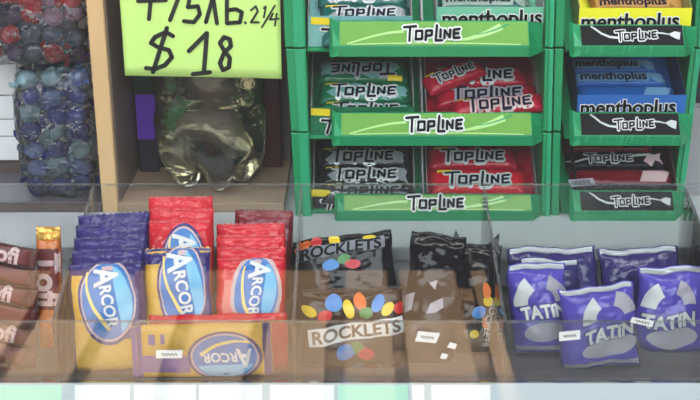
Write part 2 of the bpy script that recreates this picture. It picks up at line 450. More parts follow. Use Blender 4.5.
vs, fs = lathe([(.0137, .311), (.0155, .311), (.0155, .313), (.0137, .313)], 40); mesh_obj('neck_ring', vs, fs, petM, bt)
# packs standing behind the bottle
def carton_simple(name, px0, px1, py0, py1, Y, dep, m, label, cat, band=None):
    a = atY(px0, py1, Y); b = atY(px1, py1, Y); t = atY(px0, py0, Y)
    o = empty(name, (a.x, Y, ZW)); tag(o, label, cat)
    H = t.z-ZW
    Wd = b.x-a.x
    box('carton_body', 0, Wd, 0, dep, 0, H, m, o, .0015)
    box('top_flap', .001, Wd-.001, -.0006, .004, H-.006, H-.0002, m, o, .0003)
    if band: box('label_band', .0005, Wd-.0005, -.0009, .0005, band[0]*H, band[1]*H, band[2], o)
    return o
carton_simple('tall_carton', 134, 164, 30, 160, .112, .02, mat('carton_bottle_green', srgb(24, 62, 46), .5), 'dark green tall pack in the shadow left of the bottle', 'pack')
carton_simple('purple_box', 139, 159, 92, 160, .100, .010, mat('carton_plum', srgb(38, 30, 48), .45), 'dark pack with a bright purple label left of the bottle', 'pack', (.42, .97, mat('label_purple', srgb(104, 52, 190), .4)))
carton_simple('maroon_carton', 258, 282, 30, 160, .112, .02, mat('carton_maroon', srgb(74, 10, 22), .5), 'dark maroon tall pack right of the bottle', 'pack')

# ------------------------------------------------------------------ lime price card with handwriting
cd_y = .0235
cc = [atY(125, 77, cd_y), atY(282, 79, cd_y), atY(284, -45, cd_y), atY(120, -45, cd_y)]
cw_ = (cc[1].x-cc[0].x); chh = cc[2].z-cc[0].z
card = empty('price_card', ((cc[0].x+cc[1].x)/2, cd_y, cc[0].z)); tag(card, 'fluorescent lime card with handwritten price leaning on the bottle', 'price card')
def card_y(x): # gentle curl of the right end
    t = x/(cw_/2); return -.006*max(0, t-.55)**1.5 - .0006*t
nx, ny = 30, 12; vs = []; fs = []
for side in (0, 1):
    for j in range(ny+1):
        for i in range(nx+1):
            x = -cw_/2+cw_*i/nx; z = chh*j/ny+.002*(i/nx-.5)*(-1)
            vs.append((x, card_y(x)+side*.0006, z))
N = (nx+1)*(ny+1)
for j in range(ny):
    for i in range(nx):
        a = j*(nx+1)+i
        fs.append((a, a+1, a+nx+2, a+nx+1)); fs.append((N+a, N+a+nx+1, N+a+nx+2, N+a+1))
for i in range(nx): fs.append((i, N+i, N+i+1, i+1)); a = ny*(nx+1)+i; fs.append((a, a+1, N+a+1, N+a))
for j in range(ny):
    a = j*(nx+1); fs.append((a, a+nx+1, N+a+nx+1, N+a)); a += nx; fs.append((a, N+a, N+a+nx+1, a+nx+1))
mesh_obj('card_sheet', vs, fs, limeCard, card, True)
def card_pts(pts): # pixel coordinates read off the card -> card plane
    r = []
    for px, py in pts:
        p = atY(px, py, cd_y); r.append((p.x-card.location.x, p.z-card.location.z))
    return r
def ink(name, lines, wpx):
    lines = [card_pts(l) for l in lines]
    vs, fs = strokes2d(lines, wpx*.00077)
    mesh_obj(name, [(x, card_y(x)-.0007, z) for x, z in vs], fs, inkM, card)
S5 = [(203, -4), (190, -3), (188, 7), (198, 6), (200, 14), (194, 22), (184, 21)]
ink('handwriting', [[(138, 1), (166, 0)], [(151, -2), (149, 19)]], 4.2)
ink('handwriting', [[(180, -6), (170, 20)]], 4.2)
ink('handwriting', [S5], 4.2)
ink('handwriting', [[(206, 22), (213, -3), (217, 23)]], 4.2)
ink('handwriting', [[(227, -6), (227, 23), (240, 22), (242, 12), (236, 9), (228, 10)]], 4.2)
ink('handwriting', [[(245, 22), (246, 23)], [(251, 10), (256, 6), (258, 11), (251, 22), (259, 22)]], 2.2)
ink('handwriting', [[(264, 8), (266, 6), (264, 17)], [(275, 5), (262, 27)], [(273, 13), (270, 19), (279, 18)], [(277, 13), (275, 25)]], 1.9)
ink('handwriting', [[(173, 36), (166, 32), (155, 37), (151, 43), (158, 47), (169, 50), (172, 57), (165, 65), (155, 69), (146, 68)], [(167, 28), (153, 72)]], 4.6)
ink('handwriting', [[(189, 51), (207, 33), (204, 72)], [(193, 74), (210, 72)]], 4.6)
ink('handwriting', [[(230, 39), (224, 37), (220, 43), (224, 50), (230, 58), (229, 67), (223, 70), (220, 63), (224, 53), (231, 46), (230, 39)]], 4.6)

# ------------------------------------------------------------------ bagged candies at far left
def candy_mesh(seed, r):
    bm = bmesh.new(); bmesh.ops.create_icosphere(bm, subdivisions=2, radius=r)
    for v in bm.verts:
        n = noise.noise(v.co*160+Vector((seed, 0, 0))); v.co *= 1+.16*n; v.co.z *= .86
    me = bpy.data.meshes.new('wrapped_candy'); bm.to_mesh(me); bm.free()
    for p in me.polygons: p.use_smooth = True
    return me
def twist_mesh(r):
    vs = [(0, 0, 0)]; n = 9
    for i in range(n):
        t = -1.0+2.0*i/(n-1); vs.append((r*.95*math.cos(t*.8), r*1.0*math.sin(t), r*.22*(-1)**i))
    for i in range(n):
        v = vs[1+i]; vs.append((v[0], v[1], v[2]-.0005))
    fs = [(0, 1+i, 2+i) for i in range(n-1)]+[(0, 2+n+i, 1+n+i) for i in range(n-1)]+[(1+i, 1+n+i, 2+n+i, 2+i) for i in range(n-1)]
    me = bpy.data.meshes.new('wrapper_twist'); me.from_pydata(vs, [], fs); return me
cm = {}
def cmat(nm, rgb):
    return mat('candy_'+nm, srgb(*rgb), .16, .25, 90, bump=.5, bscale=160, coat=.6)
KINDS = {'navy': (cmat('navy', (34, 46, 124)), 'navy blue wrapped candy inside the lower clear bag'),
         'slate': (cmat('slate', (84, 106, 156)), 'slate grey-blue wrapped candy inside the lower clear bag'),
         'seafoam': (cmat('seafoam', (128, 162, 170)), 'pale seafoam wrapped candy inside the lower clear bag'),
         'red': (cmat('red', (190, 20, 40)), 'shiny red wrapped candy inside the upper clear bag'),
         'plum': (cmat('plum', (62, 30, 84)), 'dark plum wrapped candy inside the upper clear bag'),
         'mauve': (cmat('mauve', (170, 130, 160)), 'pale mauve wrapped candy inside the upper clear bag'),
         'steel': (cmat('steel', (70, 84, 112)), 'steel blue wrapped candy inside the upper clear bag')}
protos = {}
for kk, (m_, _) in KINDS.items():
    lst = []
    for s in range(2):
        me = candy_mesh(s*5+len(kk), .0092); me.materials.append(m_); lst.append(me)
    tw_ = twist_mesh(.0075); tw_.materials.append(m_); protos[kk] = (lst, tw_)
ORD = ['first', 'second', 'third', 'fourth', 'fifth', 'sixth', 'seventh', 'eighth', 'ninth', 'tenth', 'eleventh']
def candy(kk, loc, where=None):
    lst, tw_ = protos[kk]
    o = bpy.data.objects.new('wrapped_candy', random.choice(lst)); COL.objects.link(o)
    o.location = loc; o.rotation_euler = (random.uniform(-.6, .6), random.uniform(-.6, .6), random.uniform(0, 6.28))
    tag(o, KINDS[kk][1]+(where or ', deep behind the front layer'), 'candy', kk+' wrapped candies in the clear bags')
    for s in (0, 1):
        t = bpy.data.objects.new('wrapper_twist', tw_); COL.objects.link(t); t.parent = o
        t.location = ((.0072 if s == 0 else -.0072), 0, 0); t.rotation_euler = (random.uniform(0, 3), 0, math.pi*s)
def film_bag(name, x0, x1, y0, y1, z0, z1, label, seed):
    bm = box_bm(x0, x1, y0, y1, z0, z1)
    bmesh.ops.subdivide_edges(bm, edges=bm.edges, cuts=9, use_grid_fill=True)
    c = Vector(((x0+x1)/2, (y0+y1)/2, (z0+z1)/2)); h = Vector(((x1-x0)/2, (y1-y0)/2, (z1-z0)/2))
    for v in bm.verts:
        q = Vector([(v.co[i]-c[i])/h[i] for i in range(3)])
        L = (abs(q.x)**6+abs(q.y)**6+abs(q.z)**6)**(1/6)
        q = q/max(L, 1e-6)*max(abs(q.x), abs(q.y), abs(q.z))
        n = noise.noise(v.co*70+Vector((seed, 0, 0)))*.0035
        v.co = Vector([c[i]+q[i]*h[i] for i in range(3)])+q*n
        v.co.z = max(v.co.z, z0)
    root = empty(name, (c.x, c.y, z0)); tag(root, label, 'bag')
    for v in bm.verts: v.co -= Vector((c.x, c.y, z0))
    bm_obj('film', bm, filmM, root, True)
    # pinched seam on top
    vs, fs = [], []
    for i in range(15):
        x = (x0-c.x)*.9+(x1-x0)*.9*i/14
        for zq in (0, .012): vs.append((x, .002*math.sin(i*1.9)-(.0 if zq == 0 else .002), z1-z0-.002+zq))
    for i in range(14): fs.append((2*i, 2*i+2, 2*i+3, 2*i+1))
    o = mesh_obj('seam', vs, fs, filmM, root); md = o.modifiers.new('solid', 'SOLIDIFY'); md.thickness = .0005
a = atY(25, 180, .045); b = atY(104, 60, .045)
lx0 = a.x; lx1 = min(atY(101, 180, .045).x, xl-.004); lz0 = ZW; lz1 = atY(50, 64, .045).z
film_bag('candy_bag', lx0, lx1, .026, .088, lz0, lz1, 'lower clear bag of blue candies on the glossy shelf', 3)
ux0 = atY(-40, 60, .045).x; uz1 = lz1+.10
film_bag('candy_bag', ux0, xl-.003, .024, .090, lz1+.001, uz1, 'upper clear bag of red and plum candies lying on the lower bag', 8)
st = .0162
nx_ = int((lx1-lx0-.006)/st); nz_ = int((lz1-lz0-.004)/.0148)
for k in range(nz_):
    for j in range(3):
        for i in range(nx_):
            if j == 2 or (j == 1 and i == nx_-1): continue
            x = lx0+.012+(i+.5*j)*(lx1-lx0-.024)/(nx_-1)+random.uniform(-.002, .002)
            kk = random.choice(['navy', 'navy', 'slate', 'slate', 'seafoam']) if k < nz_*.6 else random.choice(['navy', 'slate', 'seafoam', 'slate'])
            candy(kk, (x, .040+.017*j+random.uniform(-.002, .002), lz0+.010+(k+.4*j)*(lz1-lz0-.020)/(nz_-1)+random.uniform(-.002, .002)), None if j else ', %s from the post, %s row up' % (ORD[nx_-1-i], ORD[k]))
nx_ = int((xl-ux0-.006)/st)
for k in range(6):
    for j in range(2):
        for i in range(nx_):
            if j == 1 and i == nx_-1: continue
            x = ux0+.012+(i+.5*j)*(xl-.003-ux0-.024)/(nx_-1)+random.uniform(-.002, .002)
            kk = random.choice(['plum', 'red', 'red', 'mauve']) if k > 1 else random.choice(['red', 'steel', 'steel', 'plum'])
            candy(kk, (x, .040+.017*j+random.uniform(-.002, .002), lz1+.010+(k+.4*j)*.0150+random.uniform(-.002, .002)), None if j else ', %s from the post, %s row up' % (ORD[nx_-1-i], ORD[k]))

# ------------------------------------------------------------------ gum racks
SL = R(35); LEAN = math.pi/2-SL
DV = Vector((0, math.cos(SL), math.sin(SL))); NV = Vector((0, -math.sin(SL), math.cos(SL)))
LIPB = [57, 146, 221]                               # image rows of the three lip bottoms
TIERZ = [atY(350, y, 0).z for y in LIPB]
TIERZ[2] = max(TIERZ[2], ZS)
def floor_pt(t): return Vector((0, .020, TIERZ[t]+.004))
def lip(rack, t, pxl, pxr, dark, hpx):
    z0 = TIERZ[t]; o0 = Vector((0, 0, 0))
    x0 = atY(pxl, LIPB[t], 0).x; x1 = atY(pxr, LIPB[t], 0).x
    H = hpx*.00077
    e = .012
    prof = [(0, z0), (-.001, z0+.0085), (.011, z0+H), (.0145, z0+H), (.0145, z0)]
    L = prism('lip', [(x0, y, z) for y, z in prof], (x1-x0, 0, 0), green, rack, .0006)
    # end wings turned back to the rack
    prism('lip_wing', [(x1, -.001, z0), (x1+e, .016, z0), (x1+e, .016, z0+H*.9), (x1, .010, z0+H*.98), (x1, -.001, z0+.0085)], (-.002, .003, 0), green, L)
    prism('lip_wing', [(x0, -.001, z0), (x0+.005, -.003, z0+.002), (x0+.005, .007, z0+H), (x0, .011, z0+H+.002)], (-.002, .004, 0), green, L)
    # printed strip: plane through (-.001,z0+.0085) and (.011,z0+H)
    A = Vector((0, -.001, z0+.0085)); B = Vector((0, .011, z0+H)); vv = (B-A); h = vv.length; vv.normalize()
    n = Vector((0, -vv.z, vv.y))
    xa, xb = x0+.006, x1-.001
    Wp = xb-xa
    def put(name, vf, m, lay):
        vs = [Vector(((xa+xb)/2+x, 0, 0))+A+vv*(h/2+y)+n*(.0005+.00025*lay) for x, y in vf[0]]
        return mesh_obj(name, vs, vf[1], m, L)
    bm = bmesh.new()
    strip = prism('printed_strip', [Vector((xa, 0, 0))+A+vv*.0008+n*.0001, Vector((xb, 0, 0))+A+vv*.0008+n*.0001,
                                    Vector((xb, 0, 0))+A+vv*(h-.0006)+n*.0001, Vector((xa, 0, 0))+A+vv*(h-.0006)+n*.0001],
                  n*.0004, black if dark else limeM, L)
    if dark:
        tw_ = Wp*.40; tx = 0.04*Wp
        pts = [(-.40*Wp, .42*h), (-.36*Wp, .30*h), (-.30*Wp, .08*h), (-.22*Wp, -.08*h), (-.14*Wp, -.12*h)]
        put('brush_swoosh', band2d(pts, .0012, .0020), offw, 1)
        pts = [(.24*Wp, .12*h), (.30*Wp, .10*h), (.36*Wp, .04*h)]
        put('brush_swoosh', band2d(pts, .0016, .0010), offw, 1)
        put('brush_head', poly2d([(.36*Wp, .06*h), (.42*Wp, .18*h), (.475*Wp, .12*h), (.46*Wp, -.22*h), (.42*Wp, -.16*h), (.37*Wp, -.02*h)]), offw, 2)
        put('lettering', xf(top_norm(.46), tx, 0, R(4), tw_, tw_*1.15), white, 2)
        put('lettering', xf(top_norm(.20), tx, 0, R(4), tw_, tw_*1.15), black, 3)
    else:
        pts = [(-.46*Wp+.3*Wp*i/10, -.42*h+.50*h*math.sin(i/10*1.45)) for i in range(11)]
        put('swoosh', band2d(pts, .0012, .0022), limeL, 1)
        pts = [(-.44*Wp+.9*Wp*i/16, -.44*h+.06*h*math.sin(i/5)) for i in range(17)]
        put('swoosh', band2d(pts, .0009, .0009), limeL, 1)
        pts = [(.10*Wp+.26*Wp*i/10, -.28*h+.56*h*(i/10)**1.8) for i in range(11)]
        put('swoosh', band2d(pts, .0008, .006), limeL, 1)
        pts = [(.22*Wp+.18*Wp*i/10, -.05*h+.42*h*(i/10)**1.5) for i in range(11)]
        put('swoosh', band2d(pts, .0006, .0014), green, 2)
        tw_ = Wp*.295; tx = -.01*Wp+.0
        put('lettering', xf(top_norm(.50), tx, 0, R(2), tw_, tw_*1.2), white, 2)
        put('lettering', xf(top_norm(.22), tx, 0, R(2), tw_, tw_*1.2), black, 3)
    if dark:      # raised moulding ticks on the green band
        for q in (-.46, -.32, -.1, -.05, 0.0, .16, .42):
            prism('moulding_tick', [((xa+xb)/2+q*Wp, -.0012, z0+.003), ((xa+xb)/2+q*Wp+.0011, -.0012, z0+.003),
                                    ((xa+xb)/2+q*Wp+.0022, -.0016, z0+.0085), ((xa+xb)/2+q*Wp+.0010, -.0016, z0+.0085)], (0, .001, 0), green2, L)
    return L
def tray(rack, t, pxl, pxr, px_div=None):
    f = floor_pt(t); x0 = atY(pxl, LIPB[t]-10, .02).x; x1 = atY(pxr, LIPB[t]-10, .02).x
    prism('tray', [Vector((x0, 0, 0))+f-DV*.004, Vector((x1, 0, 0))+f-DV*.004, Vector((x1, 0, 0))+f+DV*.125, Vector((x0, 0, 0))+f+DV*.125], -NV*.002, green, rack)
    if px_div:
        xd = atY(px_div, LIPB[t]-20, .03).x
        prism('tray_divider', [Vector((xd, 0, 0))+f, Vector((xd, 0, 0))+f+DV*.11, Vector((xd, 0, 0))+f+DV*.11+NV*.03, Vector((xd, 0, 0))+f+NV*.016], (.0015, 0, 0), greyC, rack)
def post(rack, top, bot, y0, y1, Y, dep, m, ridge=True):
    """side post: image x pair at its top row and at its bottom row"""
    q = [atY(bot[0], y1, Y), atY(bot[1], y1, Y), atY(top[1], y0, Y), atY(top[0], y0, Y)]
    P = prism('side_post', q, (0, dep, 0), m, rack, .0008)
    if ridge:
        mid = lambda a, b, t: a+(b-a)*t
        q2 = [mid(q[0], q[1], .42), mid(q[0], q[1], .92), mid(q[3], q[2], .92), mid(q[3], q[2], .42)]
        prism('ridge', [p+Vector((0, -.0015, 0)) for p in q2], (0, .003, 0), green2, P, .0004)
rackA = empty('gum_display_rack', (0, 0, 0)); tag(rackA, 'wide green plastic gum rack with lime printed lips', 'display rack')
rackB = empty('gum_display_rack', (0, 0, 0)); tag(rackB, 'narrow green plastic gum rack with black printed lips', 'display rack')
zb = ZS
# segment rows of the posts: (top row, bottom row)
for (a, b, tx, bx_) in [(-40, 47, (282, 303), (285, 306)), (49, 131, (286, 306), (291, 309)), (133, 221, (291, 309), (296, 312))]:
    post(rackA, tx, bx_, a, b, .012, .10, green)
for (a, b, tx, bx_) in [(-40, 47, (547, 556), (545, 554)), (49, 131, (545, 554), (543, 552)), (133, 219, (543, 552), (541, 550))]:
    post(rackA, tx, bx_, a, b, .012, .10, green)
for (a, b, tx, bx_) in [(-40, 47, (557, 566), (555, 564)), (49, 131, (555, 564), (553, 561)), (133, 219, (553, 561), (551, 559))]:
    post(rackB, tx, bx_, a, b, .013, .10, green, False)
for (a, b, tx, bx_) in [(-40, 47, (699, 709), (693, 703)), (49, 131, (691, 702), (681, 692)), (133, 205, (681, 692), (672, 683))]:
    post(rackB, tx, bx_, a, b, .045, .07, green)
lip(rackA, 0, 332, 529, False, 33); lip(rackA, 1, 334, 532, False, 31); lip(rackA, 2, 337, 532, False, 24)
lip(rackB, 0, 573, 684, True, 29); lip(rackB, 1, 573, 680, True, 31); lip(rackB, 2, 573, 674, True, 28)
for t, (l, r_) in enumerate([(307, 546), (309, 544), (312, 542)]): tray(rackA, t, l, r_, [420, 420, 421][t])
for t, (l, r_) in enumerate([(565, 694), (564, 690), (561, 684)]): tray(rackB, t, l, r_)
# back plates close the racks
for rk, a, b in ((rackA, 306, 548), (rackB, 560, 700)):
    xa = atY(a, 120, .11).x; xb = atY(b, 120, .11).x
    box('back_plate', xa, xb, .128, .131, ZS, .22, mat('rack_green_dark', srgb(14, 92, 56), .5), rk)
box('foot', atY(300, 221, .02).x, atY(545, 221, .02).x, .02, .12, ZS, TIERZ[2]+.0005 if TIERZ[2] > ZS else ZS+.002, green, rackA)
box('foot', atY(558, 221, .02).x, atY(684, 221, .02).x, .02, .12, ZS, TIERZ[2]+.0005 if TIERZ[2] > ZS else ZS+.002, green, rackB)

# display cartons holding the gum
def carton(t, pxl, pxr, front_top, m, label, side=greyC, deco=None):
    f = floor_pt(t)+NV*.0004
    Yf = .0185
    x0 = atY(pxl, LIPB[t]-25, Yf).x; x1 = atY(pxr, LIPB[t]-25, Yf).x
    zt = atY(350, front_top, Yf).z; zb_ = TIERZ[t]+.004
    o = empty('gum_carton', ((x0+x1)/2, Yf, zb_)); tag(o, label, 'carton')
    L = o.location
    def P(x, p): return Vector((x, p.y, p.z))-L
    prism('carton_floor', [P(x0, f), P(x1, f), P(x1, f+DV*.105), P(x0, f+DV*.105)], NV*.0006, m, o)
    prism('front_flap', [(x0-L.x, 0, 0), (x1-L.x, 0, 0), (x1-L.x, 0, zt-zb_), (x0-L.x, 0, zt-zb_)], (0, .0008, 0), m, o)
    for x in (x0, x1-.0007):
        hh = max(.008, zt-zb_)
        prism('side_flap', [P(x, f), P(x, f+DV*.105), P(x, f+DV*.105+NV*.022), P(x, f+Vector((0, 0, hh)))], (.0007, 0, 0), side, o)
    def put(name, vf, mm, lay=1):
        mesh_obj(name, [(x-L.x, -.0004*lay, z-L.z) for x, z in vf[0]], vf[1], mm, o)
    if deco: deco(put, x0, x1, zb_, zt, Yf)
    return o
def px2(pts, Y): return [(atY(x, y, Y).x, atY(x, y, Y).z) for x, y in pts]
def deco_T(rows, strip=yellow):
    y0 = rows
    def d(put, x0, x1, z0, z1, Y):
        put('yellow_strip', poly2d(px2([(311, y0+8), (330, y0+9), (330, y0+2), (311, y0+1)], Y)), strip)
        ls = [px2([(322, y0+13), (342, y0+14)], Y), px2([(331, y0+13), (327, y0+26)], Y)]
        put('lettering', strokes2d(ls, .0042), white); put('lettering', strokes2d(ls, .0018), black, 2)
    return d
def deco_mentho(cx, cy, wpx):
    def d(put, x0, x1, z0, z1, Y):
        c = atY(cx, cy, Y); w = wpx*.00077*1.02
        put('lettering', xf(text_norm('menthoplus', .07, base=.02), c.x, c.z, R(1), w), white)
        put('lettering', xf(text_norm('menthoplus', .025, base=.02), c.x, c.z, R(1), w), black, 2)
    return d
carton(0, 308, 412, 16, tealF, 'teal gum carton front with yellow strip in the top tier of the wide rack', deco=deco_T(16))
carton(1, 311, 414, 107, greenF, 'green gum carton front with yellow strip in the middle tier', deco=deco_T(107))
carton(2, 313, 415, 189, greyF, 'charcoal gum carton front with yellow strip in the bottom tier', deco=deco_T(188))
carton(0, 436, 543, 7, mintC, 'mint green menthol gum carton in the top tier', deco=deco_mentho(492, 20, 98))
carton(1, 426, 541, 116, crim, 'crimson carton of jumbled red gum in the middle tier')
carton(2, 427, 538, 197, crim, 'crimson carton of red gum in the bottom tier of the wide rack')
carton(0, 578, 690, 8, yelC, 'bright yellow menthol gum carton in the narrow rack', side=mat('carton_khaki', srgb(150, 150, 90), .5), deco=deco_mentho(630, 23, 96))
carton(1, 576, 684, 95, blueC, 'blue menthol gum carton in the narrow rack', side=mat('carton_blue_dark', srgb(24, 40, 80), .5), deco=deco_mentho(628, 109, 96))
carton(2, 576, 676, 184, darkN, 'dark carton with a barcode label in the bottom of the narrow rack', side=mat('carton_dark_red', srgb(60, 20, 30), .5),
       deco=lambda put, x0, x1, z0, z1, Y: None)

# gum packs
def gum(t, bl, br, tr, tl, base, kind, label, layer=0, flip=False, txt='top', patch=None, T=.011, group=None):
    f = floor_pt(t)+NV*(.0012+layer*T)
    ctr, n, M, Wd, Hd = frame_from_quad(bl, br, tr, tl, f+NV*T, LEAN)
    ctr = ctr-n*(T/2)
    if flip: M = M @ Matrix.Rotation(math.pi, 4, 'Z')
    o = pack_root('gum_pack', ctr, M, label, 'gum', group)
    s = Surf(Wd, Hd, T, 'u', .05, .0005, random.random()*9, 60, 10, 5)
    s.mesh('wrapper', base, o, 16, 10)
    D = lambda nm, vf, m, lay=1: s.decal(nm, vf, m, o, lay, .006)
    w = Wd
    if txt == 'top':
        pc = patch or offw
        D('logo_panel', xf(top_norm(.52), -.01*w, 0, R(1), w*.68, w*.68*1.1), pc)
        rnd = random.Random(int(Wd*1e6))
        jag = [(x*w, (y+rnd.uniform(-.12, .12))*Hd) for x, y in [(-.42, -.1), (-.36, -.36), (-.2, -.30), (-.05, -.40), (.1, -.32), (.24, -.42), (.36, -.30), (.47, -.34), (.44, -.05), (.47, .2), (.36, .12), (.30, .30), (.1, .18), (-.1, .30), (-.3, .2)]]
        if kind != 'r': D('logo_panel', poly2d(jag), silver if kind != 'g' else tealF, 1)
        D('lettering', xf(top_norm(.20), -.01*w, 0, R(1), w*.68, w*.68*1.05), navy if kind != 'k' else black, 2)
        D('flavour_strip', poly2d([(-.44*w, .30*Hd), (-.28*w, .30*Hd), (-.28*w, .47*Hd), (-.44*w, .47*Hd)]), yellow, 2)
    elif txt == 'white':
        D('swoosh', band2d([(-.5*w, .0), (-.42*w, -.2*Hd), (-.3*w, -.05*Hd), (0, .05*Hd), (.3*w, .2*Hd), (.44*w, .12*Hd)], .0012, .003), offw)
        D('lettering', xf(top_norm(.44), -.08*w, 0, R(2), w*.46), offw, 2)
        D('lettering', xf(top_norm(.19), -.08*w, 0, R(2), w*.46), navy, 3)
        D('flavour_burst', poly2d([(.26*w, -.2*Hd), (.33*w, .3*Hd), (.37*w, .1*Hd), (.46*w, .42*Hd), (.43*w, .0), (.48*w, -.3*Hd), (.38*w, -.12*Hd), (.34*w, -.44*Hd)]), pinkW, 2)
    elif txt == 'mentho':
        D('logo_panel', poly2d([(-.46*w, -.30*Hd), (.30*w, -.30*Hd), (.36*w, .34*Hd), (-.46*w, .34*Hd)]), patch or skyP)
        D('lettering', xf(text_norm('menthoplus', .03), -.07*w, 0, 0, w*.70), navy, 2)
        D('fruit_spot', xf(ellipse2d(.09*w, .34*Hd, 16, 2), .42*w, 0), patch or skyP)
    elif txt == 'plain':
        D('logo_panel', poly2d([(.15*w, -.35*Hd), (.40*w, -.35*Hd), (.46*w, .3*Hd), (.2*w, .3*Hd)]), patch or skyP)
    return o
def G(t, x0, x1, yb, yt, *a, tilt=0, dx=4, **k):
    h = yb-yt
    gum(t, (x0+dx, yb), (x1+dx, yb-tilt), (x1, yt-tilt), (x0, yt), *a, **k)
# top tier, wide rack
G(0, 318, 408, 22, 3, tealD, 't', 'silver-teal gum pack, nearest the lip in the top tier of the wide rack', patch=offw)
G(0, 316, 405, 3, -15, tealD, 't', 'silver-teal gum pack, second row in the top tier of the wide rack', patch=offw)
G(0, 320, 410, 41, 22, tealD, 't', 'silver-teal gum pack hidden low behind the top lip', patch=offw)
G(0, 437, 528, 9, -9, tealD, 'm', 'grey-green menthol gum pack above the mint carton front', txt='mentho', patch=mat('print_sage', srgb(150, 170, 158), .35))
G(0, 440, 532, 28, 9, tealD, 'm', 'grey-green menthol gum pack down inside the mint carton', txt='mentho', patch=mat('print_sage', srgb(150, 170, 158), .35))
# middle tier
G(1, 319, 411, 118, 100, greenF, 'g', 'green gum pack, nearest the lip in the middle tier', patch=offw)
G(1, 317, 409, 100, 81, greenF, 'g', 'green and white gum pack, second row of the middle tier', patch=white)
G(1, 315, 406, 80, 59, greenF, 'g', 'green gum pack turned upside down in the middle tier', flip=True, patch=tatG, dx=3)
G(1, 440, 545, 124, 104, crim, 'r', 'crimson gum pack nearest the lip of the middle tier', tilt=3, patch=crim, txt='plain')
G(1, 434, 536, 104, 85, crim, 'r', 'crimson gum pack with dull logo, second in the jumbled heap', tilt=3, patch=tatG)
G(1, 430, 526, 85, 66, crim, 'r', 'crimson gum pack, third in the jumbled heap', tilt=2, patch=offw)
gum(1, (430, 92), (486, 70), (478, 53), (422, 75), crim, 'r', 'crimson gum pack lying crosswise on the jumbled heap', layer=1, patch=offw)
gum(1, (455, 114), (549, 106), (543, 91), (450, 98), crim, 'r', 'red gum pack tilted on top near the right end of the heap', layer=1, patch=pinkW)
# bottom tier
G(2, 320, 412, 199, 182, greyF, 'k', 'silver and black gum pack nearest the lip of the bottom tier', patch=silver)
G(2, 318, 409, 182, 165, greyF, 'k', 'silver and black gum pack, second row of the bottom tier', patch=offw)
G(2, 316, 406, 165, 146, greyF, 'k', 'silver and black gum pack, rear row of the bottom tier', patch=silver)
G(2, 432, 528, 206, 190, redM, 'r', 'red gum pack nearest the lip of the bottom tier', patch=redM, txt='plain')
G(2, 430, 523, 190, 168, redM, 'r', 'red gum pack with bold logo, second row of the bottom tier', patch=offw)
G(2, 427, 516, 166, 145, crim, 'r', 'red gum pack, rear row of the bottom tier', patch=offw)
# narrow rack
G(0, 590, 684, 10, -4, amber, 'm', 'amber menthol gum pack inside the yellow carton', txt='mentho', patch=mat('print_tan', srgb(190, 140, 70), .35), dx=5)
G(0, 585, 676, -4, -18, amber, 'm', 'amber menthol gum pack, rear row of the yellow carton', txt='mentho', patch=mat('print_tan', srgb(190, 140, 70), .35), dx=5)
G(0, 594, 688, 24, 10, amber, 'm', 'amber menthol gum pack hidden low in the yellow carton', txt='mentho', patch=mat('print_tan', srgb(190, 140, 70), .35), dx=5)
G(1, 566, 654, 71, 58, blueF, 'm', 'blue menthol gum pack, rear row of the blue carton', txt='mentho', dx=5)
G(1, 571, 664, 84, 71, blueF, 'm', 'blue menthol gum pack, middle row of the blue carton', txt='mentho', dx=5)
G(1, 576, 674, 98, 85, blueF, 'm', 'blue menthol gum pack showing a plain side at the carton front', txt='plain', dx=5)
G(1, 581, 681, 112, 98, blueF, 'm', 'blue menthol gum pack hidden behind the blue carton front', txt='plain', dx=5)
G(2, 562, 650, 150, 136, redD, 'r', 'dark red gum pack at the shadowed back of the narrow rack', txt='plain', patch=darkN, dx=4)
G(2, 564, 664, 167, 150, darkN, 'w', 'navy gum pack with white logo and swoosh in the narrow rack', txt='white', dx=5)
G(2, 568, 672, 184, 168, redD, 'w', 'dark red gum pack with pale burst in the narrow rack', txt='plain', patch=pinkW, dx=6)
# barcode label on the dark carton
bc = empty('barcode_label'); q = [atY(571, 187, .0175), atY(596, 185, .0175), atY(593, 178, .0175), atY(568, 180, .0175)]
bc.location = q[0]; tag(bc, 'white barcode label stuck on the dark carton rim', 'label')
prism('label_sheet', [p-q[0] for p in q], (0, .0006, 0), tatG, bc)
for i in range(9):
    t0 = .12+.085*i; t1 = t0+.03+.02*(i % 2)
    A = q[0].lerp(q[1], t0)-q[0]; B = q[0].lerp(q[1], t1)-q[0]; U_ = (q[3]-q[0])
    mesh_obj('bar', [A+U_*.15+Vector((0, -.0003, 0)), B+U_*.15+Vector((0, -.0003, 0)), B+U_*.85+Vector((0, -.0003, 0)), A+U_*.85+Vector((0, -.0003, 0))], [(0, 1, 2, 3)], black, bc)

# ------------------------------------------------------------------ clear organizer tray
YB, YF = -.062, -.200
zt_b = atY(350, 185, YB).z; zt_f = atY(350, 322, YF).z
org = empty('sweets_organizer', (0, YF, ZF)); tag(org, 'clear acrylic sweets organizer with divided bins on the counter', 'organizer')
OX = Vector((0, YF, ZF))
xL, xR = -.46, .46
def ob(name, x0, x1, y0, y1, z0, z1, m): return box(name, x0, x1, y0-YF, y1-YF, z0-ZF, z1-ZF, m, org)
ob('base_sheet', xL, xR, YF, YB, ZF, ZF+.0025, acryl)
bp_ = ob('back_pane', xL, xR, YB-.0012, YB+.0012, ZF+.0025, zt_b, acryl)
ob('pane_edge', xL, xR, YB-.0012, YB+.0012, zt_b, zt_b+.0009, acrylE)
ob('front_pane', xL, xR, YF-.0012, YF+.0012, ZF+.0025, zt_f, acryl)
ob('pane_edge', xL, xR, YF-.0012, YF+.0012, zt_f, zt_f+.0008, acrylE)
ob('pane_edge', xL, xR, YF-.0016, YF+.0016, ZF+.0000, ZF+.0024, acrylE)
